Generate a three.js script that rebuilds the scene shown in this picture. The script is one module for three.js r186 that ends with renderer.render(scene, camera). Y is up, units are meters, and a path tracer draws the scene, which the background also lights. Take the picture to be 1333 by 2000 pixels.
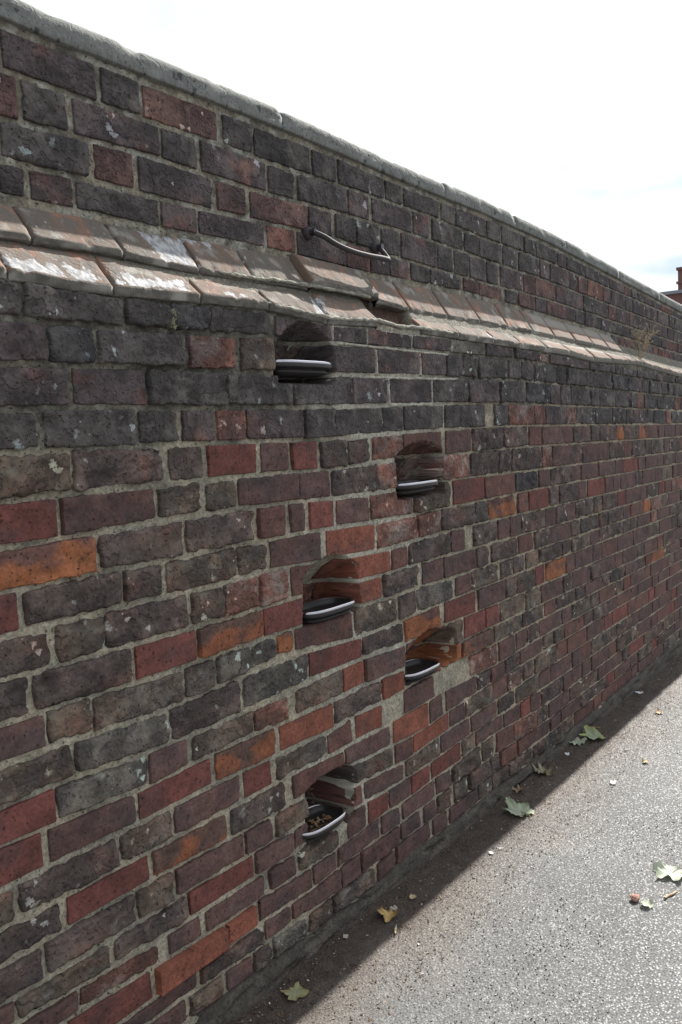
import * as THREE from 'three';
import { ImprovedNoise } from 'three/addons/math/ImprovedNoise.js';
import { mergeGeometries } from 'three/addons/utils/BufferGeometryUtils.js';

// ---------------------------------------------------------------- camera, sky, sun, exposure
// x runs along the wall away from the viewer, y is up from the pavement, z is out from the lower wall face.
const EYE = 1.426, OUT = 1.464;
const scene = new THREE.Scene();
const renderer = new THREE.WebGLRenderer({ antialias: true });
renderer.toneMapping = THREE.LinearToneMapping;
renderer.toneMappingExposure = 2.15;
renderer.shadowMap.enabled = true;
const camera = new THREE.PerspectiveCamera(61.43, 682 / 1024, 0.05, 2000);
camera.position.set(0, EYE, OUT);
{
  const yaw = 0.646388, pitch = 0.095892, roll = -0.044465;
  const turned = (x, y, z) => {
    const x1 = Math.cos(roll) * x - Math.sin(roll) * y, y1 = Math.sin(roll) * x + Math.cos(roll) * y;
    const y2 = Math.cos(pitch) * y1 - Math.sin(pitch) * z, z2 = Math.sin(pitch) * y1 + Math.cos(pitch) * z;
    return new THREE.Vector3(x1 * Math.sin(yaw) + z2 * Math.cos(yaw), y2, x1 * Math.cos(yaw) - z2 * Math.sin(yaw));
  };
  const m = new THREE.Matrix4().makeBasis(turned(1, 0, 0), turned(0, 1, 0), turned(0, 0, 1).negate());
  camera.quaternion.setFromRotationMatrix(m);
}
const SUN = new THREE.Vector3(1.15, 1, -0.088).normalize();
const sun = new THREE.DirectionalLight(new THREE.Color(1, 0.96, 0.90), 4.5);
sun.position.copy(SUN).multiplyScalar(30).add(new THREE.Vector3(2.5, 0, 0));
sun.target.position.set(2.5, 0, 0);
sun.castShadow = true;
sun.shadow.mapSize.set(4096, 4096);
sun.shadow.bias = -0.0004;
Object.assign(sun.shadow.camera, { left: -8, right: 8, top: 8, bottom: -8, near: 1, far: 80 });
scene.add(sun, sun.target);

const perlin = new ImprovedNoise();
const fbm = (x, y, z, n = 4) => { let s = 0, a = 1, t = 0; for (let i = 0; i < n; i++) { s += a * perlin.noise(x, y, z); t += a; a *= 0.5; x *= 2.03; y *= 2.03; z += 7.3; } return s / t; };
const clamp = (x, a = 0, b = 1) => Math.min(b, Math.max(a, x));
const smooth = (a, b, x) => { const t = clamp((x - a) / (b - a)); return t * t * (3 - 2 * t); };
const lerp = (a, b, t) => a + (b - a) * t;
let seed = 20240;
const rnd = () => { seed = (seed * 1664525 + 1013904223) % 4294967296; return seed / 4294967296; };
const rr = (a, b) => a + (b - a) * rnd();

{
  // hazy bright summer sky with thin broken cloud, brightest round the sun
  const W = 1024, H = 512, data = new Float32Array(W * H * 4);
  for (let j = 0; j < H; j++) for (let i = 0; i < W; i++) {
    const el = ((j + 0.5) / H - 0.5) * Math.PI, az = ((i + 0.5) / W - 0.5) * 2 * Math.PI;
    const x = Math.cos(el) * Math.cos(az), y = Math.sin(el), z = Math.cos(el) * Math.sin(az);
    const c = x * SUN.x + y * SUN.y + z * SUN.z;
    const glow = 0.36 * Math.pow(Math.max(0, c), 10) + 1.1 * Math.pow(Math.max(0, c), 40);
    const k = Math.max(0.06, y);
    const cl = smooth(-0.10, 0.13, fbm(x / k * 0.8 + 3.1, z / k * 0.8, 1.7, 6) + 0.05);
    const dim = lerp(0.86, 1, smooth(-0.35, 0.55, c)), far = smooth(0.4, -0.3, c), blue = [lerp(0.265, 0.235, far) + glow, lerp(0.335, 0.315, far) + glow, lerp(0.42, 0.42, far) + glow], cloud = [0.48 * dim + glow * 1.1, 0.495 * dim + glow * 1.1, 0.51 * dim + glow * 1.08];
    const low = smooth(0.16, 0, y) * 0.8, o = (j * W + i) * 4;
    for (let q = 0; q < 3; q++) {
      let v = lerp(blue[q], cloud[q], cl);
      v = lerp(v, [0.44, 0.46, 0.48][q] * dim + glow, low);
      data[o + q] = y < -0.01 ? [0.16, 0.16, 0.16][q] : v;
    }
    data[o + 3] = 1;
  }
  const t = new THREE.DataTexture(data, W, H, THREE.RGBAFormat, THREE.FloatType);
  t.mapping = THREE.EquirectangularReflectionMapping;
  t.magFilter = THREE.LinearFilter;
  t.minFilter = THREE.LinearFilter;
  t.needsUpdate = true;
  scene.background = t;
  scene.environment = t;
}

// ---------------------------------------------------------------- naming
const used = {};
function numbered(name) { const k = used[name] = (used[name] ?? -1) + 1; return k ? name + '_' + String(k).padStart(3, '0') : name; }
function mesh(name, geo, mat, parent) {
  const m = new THREE.Mesh(geo, mat);
  m.name = parent ? name : numbered(name);
  m.castShadow = m.receiveShadow = true;
  (parent ?? scene).add(m);
  return m;
}
function thing(name, label, category, pos = [0, 0, 0], group) {
  const g = new THREE.Group();
  g.name = numbered(name);
  g.position.set(...pos);
  g.userData = { label, category };
  if (group) g.userData.group = group;
  scene.add(g);
  return g;
}
function geoOf(P, I, U, C) {
  const g = new THREE.BufferGeometry();
  g.setAttribute('position', new THREE.BufferAttribute(new Float32Array(P), 3));
  if (U) g.setAttribute('uv', new THREE.BufferAttribute(new Float32Array(U), 2));
  if (C) g.setAttribute('color', new THREE.BufferAttribute(new Float32Array(C), 3));
  g.setIndex(I);
  g.computeVertexNormals();
  return g;
}
// a rectangular grid of points f(i, j) -> { p:[x,y,z], uv:[], c:[] }
function sheet(nx, ny, f) {
  const P = [], U = [], C = [], I = [];
  for (let j = 0; j <= ny; j++) for (let i = 0; i <= nx; i++) {
    const q = f(i, j);
    P.push(...q.p); U.push(...q.uv); C.push(...(q.c ?? [1, 1, 1]));
    if (i < nx && j < ny) { const a = j * (nx + 1) + i; I.push(a, a + 1, a + nx + 2, a, a + nx + 2, a + nx + 1); }
  }
  return geoOf(P, I, U, C);
}

// ---------------------------------------------------------------- textures (colour and fine relief only)
function tileNoise(N, cells, sd) {               // tileable value noise, N x N, about -1..1
  const g = new Float32Array(cells * cells);
  let s = sd * 7919 + 13;
  for (let i = 0; i < g.length; i++) { s = (s * 1664525 + 1013904223) % 4294967296; g[i] = s / 2147483648 - 1; }
  const out = new Float32Array(N * N);
  for (let y = 0; y < N; y++) {
    const fy = y / N * cells, y0 = Math.floor(fy), ty = fy - y0, sy = ty * ty * (3 - 2 * ty), r0 = (y0 % cells) * cells, r1 = ((y0 + 1) % cells) * cells;
    for (let x = 0; x < N; x++) {
      const fx = x / N * cells, x0 = Math.floor(fx), tx = fx - x0, sx = tx * tx * (3 - 2 * tx), c0 = x0 % cells, c1 = (x0 + 1) % cells;
      out[y * N + x] = lerp(lerp(g[r0 + c0], g[r0 + c1], sx), lerp(g[r1 + c0], g[r1 + c1], sx), sy);
    }
  }
  return out;
}
function tileFbm(N, cells, sd, oct) {
  const out = new Float32Array(N * N); let a = 1, t = 0;
  for (let o = 0; o < oct && cells <= N; o++) { const n = tileNoise(N, cells, sd + o * 17); for (let i = 0; i < out.length; i++) out[i] += a * n[i]; t += a; a *= 0.6; cells *= 2; }
  for (let i = 0; i < out.length; i++) out[i] /= t;
  return out;
}
function tex(N, f, srgb, M = N) {
  const d = new Uint8Array(N * M * 4);
  for (let i = 0; i < N * M; i++) {
    const q = f(i);
    if (q.length) { d[i * 4] = clamp(q[0]) * 255; d[i * 4 + 1] = clamp(q[1]) * 255; d[i * 4 + 2] = clamp(q[2]) * 255; } else d[i * 4] = d[i * 4 + 1] = d[i * 4 + 2] = clamp(q) * 255;
    d[i * 4 + 3] = 255;
  }
  const t = new THREE.DataTexture(d, N, M, THREE.RGBAFormat);
  t.wrapS = t.wrapT = THREE.RepeatWrapping;
  t.magFilter = THREE.LinearFilter; t.minFilter = THREE.LinearMipmapLinearFilter; t.generateMipmaps = true;
  if (srgb) t.colorSpace = THREE.SRGBColorSpace;
  t.needsUpdate = true;
  return t;
}
// spots: tileable field of soft-edged blots, count per tile, radius in pixels
function blots(N, count, r0, r1, sd, power = 1) {
  const out = new Float32Array(N * N); let s = sd * 104729 + 7;
  const R = () => { s = (s * 1664525 + 1013904223) % 4294967296; return s / 4294967296; };
  for (let k = 0; k < count; k++) {
    const cx = R() * N, cy = R() * N, r = r0 + (r1 - r0) * Math.pow(R(), 2.5), h = 0.5 + 0.5 * R(), ph = R() * 6.28, el = 0.7 + 0.6 * R();
    const n = Math.ceil(r * 1.6);
    for (let y = -n; y <= n; y++) for (let x = -n; x <= n; x++) {
      const a = Math.atan2(y, x), d = Math.hypot(x * el, y / el) / (r * (1 + 0.22 * Math.sin(3 * a + ph) + 0.14 * Math.sin(7 * a + 2 * ph)));
      if (d < 1) { const i = ((Math.floor(cy + y) % N + N) % N) * N + (Math.floor(cx + x) % N + N) % N; out[i] = Math.max(out[i], h * Math.pow(1 - d, power)); }
    }
  }
  return out;
}
const N1 = 1024;
const fineN = tileFbm(N1, 128, 3, 3), midN = tileFbm(N1, 24, 5, 4), wideN = tileFbm(N1, 6, 9, 5);
const pitsN = blots(N1, 2600, 1.2, 4.5, 21, 0.6), crustN = blots(N1, 420, 1.5, 16, 33, 0.35), speckN = blots(N1, 5200, 0.8, 2.0, 44, 0.4);
const mix3 = (a, b, t) => [lerp(a[0], b[0], t), lerp(a[1], b[1], t), lerp(a[2], b[2], t)];
// values are sRGB multipliers over the brick's own colour
const cleanMap = tex(N1, (i) => { const v = 0.84 + 0.16 * fineN[i] + 0.16 * midN[i] + 0.08 * wideN[i] - 0.34 * smooth(0.1, 0.5, pitsN[i]); const s = smooth(0.3, 0.7, speckN[i]) * 0.12; return [v + s * 0.8, v + s, v + s]; }, true);
const toS = (q) => (q <= 0.0031308 ? 12.92 * q : 1.055 * Math.pow(q, 1 / 2.4) - 0.055);
const SOOT = 5;                                    // this map holds a fifth of the multiplier, so that pale crusts can stand above the dark clay
const sootMap = tex(N1, (i) => {
  const dk = smooth(-0.25, 0.35, wideN[(i + 300000) % (N1 * N1)] + 0.5 * midN[i]);
  const v = (0.78 + 0.26 * fineN[i] + 0.46 * midN[i] + 0.22 * wideN[i]) * lerp(0.74, 1.14, dk) * (1 - 0.6 * smooth(0.1, 0.5, pitsN[i]));
  let c = mix3([v, v, v], [v * 1.03, v * 1.05, v * 0.99], smooth(0.0, 0.5, wideN[i] + 0.3 * midN[i]));
  const zone = smooth(0.02, 0.30, wideN[(i + 5000) % (N1 * N1)] + 0.2 * midN[i]);
  c = mix3(c, [1.9, 2.2, 2.2], 0.55 * smooth(0.15, 0.5, speckN[i]) * zone);
  c = mix3(c, [3.3, 4.3, 4.4], smooth(0.30, 0.55, crustN[i] + 0.35 * fineN[i]) * zone);
  return c.map((q) => toS(clamp(q / SOOT)));
}, true);
const brickBump = tex(N1, (i) => 0.5 + 0.22 * fineN[i] + 0.32 * midN[i] - 0.45 * smooth(0.05, 0.5, pitsN[i]), false);
const ridgeN = (i) => 1 - Math.abs(wideN[i] * 1.2 + midN[i] * 0.6);
const roughBump = tex(N1, (i) => 0.45 + 0.2 * fineN[i] + 0.34 * midN[i] - 0.5 * smooth(0.86, 1.0, ridgeN(i)) - 0.35 * smooth(0.05, 0.5, pitsN[i]), false);
const mortarMap = tex(N1, (i) => {
  const v = 0.82 + 0.20 * fineN[i] + 0.12 * midN[i];
  let c = [v, v * 0.985, v * 0.95];
  const s = speckN[i];
  if (s > 0.2) { const k = (i * 2654435761 % 97) / 97, t = smooth(0.2, 0.5, s); const a = wideN[(i * 7) % (N1 * N1)]; c = mix3(c, k < 2 && a > 0.12 ? [1, 0.99, 0.95] : a < -0.12 ? [0.30, 0.29, 0.28] : [0.80, 0.62, 0.42], t * 0.8); }
  return mix3(c, [0.30, 0.29, 0.27], 0.75 * smooth(0.25, 0.6, pitsN[i]));
}, true);
const mortarBump = tex(N1, (i) => 0.5 + 0.3 * fineN[i] + 0.25 * midN[i] + 0.35 * smooth(0.2, 0.5, speckN[i]) - 0.4 * smooth(0.1, 0.5, pitsN[i]), false);
const stoneMap = tex(N1, (i) => {
  const v = 0.84 + 0.10 * fineN[i] + 0.12 * midN[i] + 0.08 * wideN[i] - 0.3 * smooth(0.1, 0.5, pitsN[i]);
  const c = [v, v, v * 0.97];
  return mix3(c, [0.42, 0.43, 0.42], 0.75 * smooth(0.3, 0.55, crustN[(i + 90000) % (N1 * N1)]));
}, true);
const std = (o) => new THREE.MeshStandardMaterial({ roughness: 0.92, metalness: 0, ...o });
const M = {
  clean: std({ vertexColors: true, map: cleanMap, bumpMap: brickBump, bumpScale: 0.0028, roughness: 0.88 }),
  soot: std({ vertexColors: true, map: sootMap, bumpMap: roughBump, bumpScale: 0.0080, roughness: 0.9 }),
  mortar: std({ vertexColors: true, map: mortarMap, bumpMap: mortarBump, bumpScale: 0.0045, roughness: 0.96 }),
  stone: std({ vertexColors: true, map: stoneMap, bumpMap: roughBump, bumpScale: 0.0022, roughness: 0.95 }),
};
const TILE = 0.8;

// ---------------------------------------------------------------- the wall: measured courses, heights and joints in mm from the eye level
const LOWER_BEDS = [
  '930:310 1068:301 1162:299 1296:302 1386:304 1664:307 1703:301 1935:290 2162:300 2267:288 2402:292 2885:288 3126:283',
  '923:232 1091:235 1290:233 1584:240 1698:242 2033:238 2427:238',
  '915:149 1084:150 1283:152 1523:150 2026:153 2422:158',
  '908:63 1077:68 1276:66 1516:63 1714:61 2020:64 2416:69',
  '900:-17 1069:-14 1269:-18 1509:-19 1708:-23 2013:-25 2410:-17',
  '892:-107 1061:-106 1261:-106 1502:-103 1701:-106 2007:-110 2194:-100 2607:-101',
  '885:-192 1054:-192 1255:-184 1496:-183 1695:-184 2001:-194 2245:-197 2583:-189 2828:-192 3316:-199',
  '877:-274 1047:-273 1247:-273 1488:-273 1688:-273 1784:-270 1995:-278 2239:-284 2392:-282 2577:-280 2823:-280 3312:-277',
  '870:-358 1039:-357 1241:-353 1482:-356 1682:-351 1988:-368 2233:-372 2387:-364 2572:-361 2818:-361 3307:-363',
  '863:-435 1032:-442 1233:-441 1475:-446 1675:-440 2060:-445 2170:-447 2381:-443 2567:-442 2813:-445 3303:-447',
  '855:-522 1025:-520 1226:-528 1468:-525 1669:-518 1810:-521 2055:-515 2205:-524 2376:-518 2562:-527 2808:-522 3299:-523',
  '848:-596 1018:-600 1219:-611 1462:-603 1665:-576 1804:-599 1971:-608 2103:-607 2246:-609 2371:-600 2557:-599 2804:-597 3295:-591',
  '841:-682 1012:-675 1212:-689 1455:-688 1656:-690 1798:-670 1966:-679 2098:-677 2241:-685 2552:-677 2799:-679 3291:-676',
  '834:-750 1004:-757 1206:-767 1450:-753 1651:-759 1791:-766 1960:-757 2092:-760 2206:-764 2546:-761 2794:-758 3286:-756',
  '827:-832 998:-834 1200:-837 1443:-832 1644:-839 1831:-846 1954:-834 2086:-838 2542:-823 2790:-828 3283:-820',
  '821:-902 991:-912 1193:-912 1437:-911 1735:-910 1874:-913 1949:-912 2081:-915 2225:-912 2350:-911 2538:-898 2785:-912 3279:-893',
  '814:-975 985:-978 1188:-980 1431:-984 1633:-991 1944:-972 2076:-987 2220:-989 2344:-998 2533:-978 2781:-971 3275:-959',
  '807:-1051 979:-1052 1181:-1055 1425:-1053 1627:-1062 1939:-1039 2071:-1052 2215:-1061 2340:-1054 2528:-1044 2777:-1045 3271:-1037',
  '841:-1102 973:-1112 1176:-1121 1420:-1122 1622:-1126 1934:-1107 2066:-1118 2211:-1119 2336:-1122 2524:-1113 2773:-1109 3267:-1114',
  '969:-1163 1171:-1176 1263:-1182 1415:-1186 1498:-1184 1617:-1191 1759:-1192 1954:-1196 2062:-1183 2206:-1191 2332:-1182 2519:-1183 2769:-1164 3263:-1191',
  '1174:-1248 1392:-1249 1493:-1247 1650:-1255 1754:-1256 1924:-1254 2057:-1251 2202:-1251 2327:-1250 2515:-1246 2764:-1247 3259:-1261',
  '1307:-1296 1405:-1305 1498:-1311 1608:-1310 1646:-1308 1749:-1324 1918:-1324 2052:-1325 2197:-1314 2323:-1312 2510:-1322 2760:-1316 3256:-1325',
];
const LOWER_ROWS = [
  '926-972d 977-1209d 1219-1342d 1346-1461k 1464-1677d 1699-1933p 1938-2101p 2106-2345p 2357-2585p 2595-2840g 2856-3076p 3094-3302d',
  '919-1019p 1024-1133k 1141-1379d 1396-1546c 1565-1691b 1697-1882b 1886-2141p 2157-2390p 2408-2560p 2567-2673d 2680-2786d 2801-3024d 3037-3141d 3155-3259d 3269-3485d',
  '911-1060p 1073-1259p 1268-1507d 1510-1755d 1761-2023d 2023-2198p 2215-2460p 2470-2712d 2723-2950p 2962-3177d 3191-3410k',
  '904-984d 999-1224d 1232-1340d 1358-1462p 1469-1566q 1572-1795p 1802-1934d 1936-2167d 2169-2281d 2287-2531d 2545-2650d 2654-2841d 2910-3017d 3026-3248c 3257-3358c',
  '896-1054b 1060-1290d 1310-1414d 1432-1599r 1618-1723p 1742-1846r 1860-1985d 1988-2090d 2109-2272c 2278-2522q 2543-2719p 2734-2964d 2981-3199d 3208-3322q',
  '907-1010r 1026-1263p 1270-1399b 1422-1519b 1529-1759p 1765-1895p 1904-2133d 2135-2248c 2257-2443c 2453-2706c 2714-2929d 2934-3038d 3046-3317d',
  '881-1098o 1108-1334d 1348-1574d 1595-1700q 1717-1778p 1800-1905r 1920-2078p 2086-2320c 2329-2559b 2584-2810r 2822-3060q 3069-3279k',
  '873-912r 925-1154d 1166-1268d 1283-1512b 1519-1617b 1633-1843p 1868-2101R 2115-2342c 2354-2495c 2502-2734d 2738-2837g 2841-3060o 3092-3186q 3195-3376r',
  '866-976d 989-1104b 1107-1342d 1352-1459b 1461-1582c 1585-1697c 1710-1864q 1943-2178R 2190-2278q 2290-2552d 2559-2657p 2717-2902d 2910-3010p 3015-3110p 3119-3335d',
  '859-923d 932-1167d 1181-1361r 1371-1592m 1596-1761r 1768-1962c 1970-2125R 2142-2344d 2366-2498p 2505-2731p 2735-2827d 2851-3069d 3087-3221q 3240-3378d',
  '852-948p 954-1059b 1064-1311b 1320-1421b 1428-1638g 1643-1707o 1715-1969q 1982-2202b 2219-2316d 2329-2559g 2581-2688p 2696-2897b 2923-3024d 3033-3134d 3144-3266b',
  '844-1008b 1014-1259g 1268-1495d 1509-1758g 1767-2009r 2017-2243d 2249-2471o 2505-2718r 2741-2953p 2961-3051d 3060-3227b 3237-3329r',
  '853-959r 966-1194g 1197-1312p 1330-1535b 1539-1674c 1706-1910b 1915-2017R 2030-2247p 2256-2510o 2521-2618b 2637-2788r 2800-2900r 2913-3126b 3135-3273b',
  '831-923r 938-1154p 1165-1382r 1397-1615m 1633-1863R 1873-2106d 2114-2236R 2245-2348b 2358-2599o 2614-2850m 2858-3093b 3103-3310d',
  '824-853b 864-1098d 1111-1252b 1262-1476p 1491-1591r 1615-1824b 1833-1946q 1967-2103R 2231-2412p 2673-2883c 2892-3024p 3043-3137p 3142-3255d',
  '817-950d 968-1179r 1195-1420m 1439-1638d 1676-1901q 1909-2143p 2163-2373R 2383-2468p 2489-2711p 2719-2820d 2824-2931q 2944-3066d 3071-3287p',
  '811-903d 910-1137d 1144-1245b 1258-1475p 1483-1585p 1603-1736b 1742-1926p 1934-2150b 2167-2269q 2276-2502R 2512-2618p 2622-2837b 2841-2953q 2958-3086d 3100-3198d',
  '806-837p 844-1058b 1073-1287d 1291-1509r 1519-1665p 1671-1914p 1921-1983q 1996-2210p 2222-2438b 2445-2644p 2660-2862p 2875-3017d 3031-3239b',
  '846-975p 981-1191c 1220-1319p 1336-1543p 1567-1666p 1681-1859b 1908-1996p 2012-2117r 2126-2248p 2254-2363r 2380-2576r 2588-2683b 2695-2906p 2919-3059p 3069-3160r 3165-3260p',
  '1177-1394R 1401-1503R 1521-1731p 1740-1846p 1858-2065p 2076-2174p 2195-2396p 2406-2503p 2514-2718b 2738-2829b 2854-2995q 3004-3205c',
  '1309-1529d 1539-1637p 1648-1863p 1868-1960p 1968-2170p 2185-2296p 2322-2401p 2408-2506b 2524-2624b 2632-2795d 2804-2871d 2889-3023q 3037-3142q 3147-3335p',
  '1392-1485p 1491-1556d 1564-1701g 1715-1821b 1828-2029b 2049-2138p 2158-2359p 2376-2472p 2490-2689p 2701-2803b 2811-2945b 2954-3162b',
];
const UPPER_BEDS = [
  '1046:833 1177:827 1270:829 1437:827 1627:827 1887:825 2143:819 2503:806 3084:798 3744:774 5779:635',
  '1037:737 1217:733 1429:731 1685:731 1897:725 2223:729 2644:726 3100:707 3618:698',
  '1029:641 1209:648 1423:651 1678:643 1890:643 2217:647 2639:644 3095:627 3614:614',
  '1021:559 1202:563 1415:559 1671:562 1884:566 2211:565 2632:550 3090:539 3609:533',
  '1015:488 1196:492 1409:487 1666:496 1879:493 2205:485 2628:487 3087:486 3606:464',
];
const UPPER_ROWS = [
  '965-1036p 1046-1270p 1285-1392d 1403-1643p 1663-1770d 1780-2013d 2025-2137d 2150-2391d 2403-2503d 2513-2744d 2758-2858d 2865-3098d 3107-3221d 3235-3434d 3444-3556d',
  '967-1070p 1083-1188d 1205-1445p 1454-1566d 1579-1819p 1830-1940d 1954-2185d 2196-2305p 2324-2558p 2568-2672p 2689-2914d 2926-3035d 3043-3225d 3243-3370d 3390-3589d',
  '1029-1236d 1252-1360p 1376-1609p 1628-1734p 1752-1989p 1998-2105p 2125-2227d 2232-2353d 2370-2476d 2485-2715p 2726-2832d 2847-2952d 2960-3084d 3097-3189d 3216-3425p 3435-3542p',
  '1018-1073d 1088-1191p 1199-1429d 1437-1550p 1560-1803p 1815-1930q 1942-2173p 2176-2296p 2304-2409p 2415-2531p 2541-2658d 2668-2881d 2908-3029p 3033-3225p 3257-3362d 3376-3538p',
];
const LEDGE_LIP = '931:328 1070:320 1164:319 1298:323 1388:326 1666:331 1705:326 1936:311 2163:323 2269:312 2404:316 2887:308 3127:304 3621:298 3917:281 4573:286 5361:237', MID_LIP = '969:407 1043:408 1234:409 1441:399 1678:398 1768:403 1982:402 2222:397 2426:384 2552:381 2669:380 2927:379 3270:374 3621:364 4060:354 4572:330';
const knots = (s) => { const k = s.split(' ').map((q) => q.split(':').map((n) => +n / 1000)); return k; };
const shrink = (u, v, s0, s1) => { const t = v + 0.443; return -0.443 + t * (1 - (t > 0 ? 0.043 : 0.02) * Math.max(0, Math.min(u, 6.2) - (t > 0 ? s0 : s1))); };
function bedLine(s, s0) {
  const k = knots(s), last = k[k.length - 1];
  return (u) => {
    if (u <= k[0][0]) return k[0][1];
    for (let i = 1; i < k.length; i++) if (u <= k[i][0]) { const t = (u - k[i - 1][0]) / (k[i][0] - k[i - 1][0]); return lerp(k[i - 1][1], k[i][1], t); }
    return last[1] + shrink(u, last[1], s0, 3.1) - shrink(last[0], last[1], s0, 3.1);
  };
}
const lowerBeds = LOWER_BEDS.map((s) => bedLine(s, 3.1)), upperBeds = UPPER_BEDS.map((s) => bedLine(s, 2.6));
const lip = bedLine(LEDGE_LIP, 3.1), mid = bedLine(MID_LIP, 3.1);
lowerBeds.push((u) => lowerBeds[21](u) - 0.062);
upperBeds.push((u) => upperBeds[4](u) - 0.083);
const BACK = 0.112;                                // the upper wall stands back behind the splayed ledge
const UPPER_END = 4.47;                            // the upper splayed course stops here

// toe holes cut into the face: a steep-sided pocket whose head slopes back like a scoop
const HOLES = [
  { u0: 1.695, u1: 1.935, b: 0.128, t: 0.292, ramp: 0.85, d: 0.14, arch: 0.070 },
  { u0: 2.235, u1: 2.520, b: -0.225, t: -0.050, ramp: 0.6, d: 0.14, arch: 0.035 },
  { u0: 1.755, u1: 2.010, b: -0.525, t: -0.350, ramp: 0.62, d: 0.14, arch: 0.050 },
  { u0: 2.250, u1: 2.560, b: -0.820, t: -0.672, ramp: 0.7, d: 0.14, arch: 0.045 },
  { u0: 1.728, u1: 1.945, b: -1.135, t: -0.958, ramp: 0.22, d: 0.16, arch: 0.012 },
];
function holeDepth(u, v) {                         // metres in behind the face, 0 outside
  let d = 0;
  for (const h of HOLES) {
    if (u < h.u0 - 0.02 || u > h.u1 + 0.02 || v < h.b - 0.02 || v > h.t + 0.03) continue;
    const c = (h.u0 + h.u1) / 2, hw = (h.u1 - h.u0) / 2, x = (u - c) / hw;
    const wob = 0.011 * fbm(u * 26, v * 26, 4.2, 3) - 0.002;
    const top = h.t - h.arch * x * x + wob, side = hw - Math.abs(u - c) + wob, up = v - h.b;
    const t = (top - v) / ((h.t - h.b) * h.ramp);
    const prof = t <= 0 ? 0 : Math.min(1, Math.sqrt(1 - Math.pow(1 - clamp(t), 2)) * 0.55 + clamp(t) * 0.45);
    d = Math.max(d, h.d * prof * smooth(-0.003, 0.009, side) * smooth(-0.004, 0.01, up));
  }
  return d;
}
const inHole = (u, v, m = 0.012) => HOLES.some((h) => u > h.u0 - m && u < h.u1 + m && v > h.b - m && v < h.t + m);

const TONE = { s: [0.084, 0.070, 0.066], u: [0.092, 0.068, 0.068],                                     // base colours of the bricks
  d: [0.108, 0.076, 0.064], k: [0.060, 0.052, 0.053], p: [0.126, 0.069, 0.059], q: [0.158, 0.072, 0.056], r: [0.188, 0.060, 0.047], R: [0.255, 0.082, 0.048],
  o: [0.330, 0.115, 0.046], c: [0.185, 0.083, 0.062], b: [0.126, 0.088, 0.066], g: [0.120, 0.100, 0.084], m: [0.145, 0.078, 0.056],
};
const roughOf = { s: 1, u: 0.5, d: 1, k: 1, p: 0.5, q: 0.4, r: 0.12, R: 0.2, o: 0.7, c: 0.8, b: 1, g: 1.1, m: 0.6 };
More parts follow.
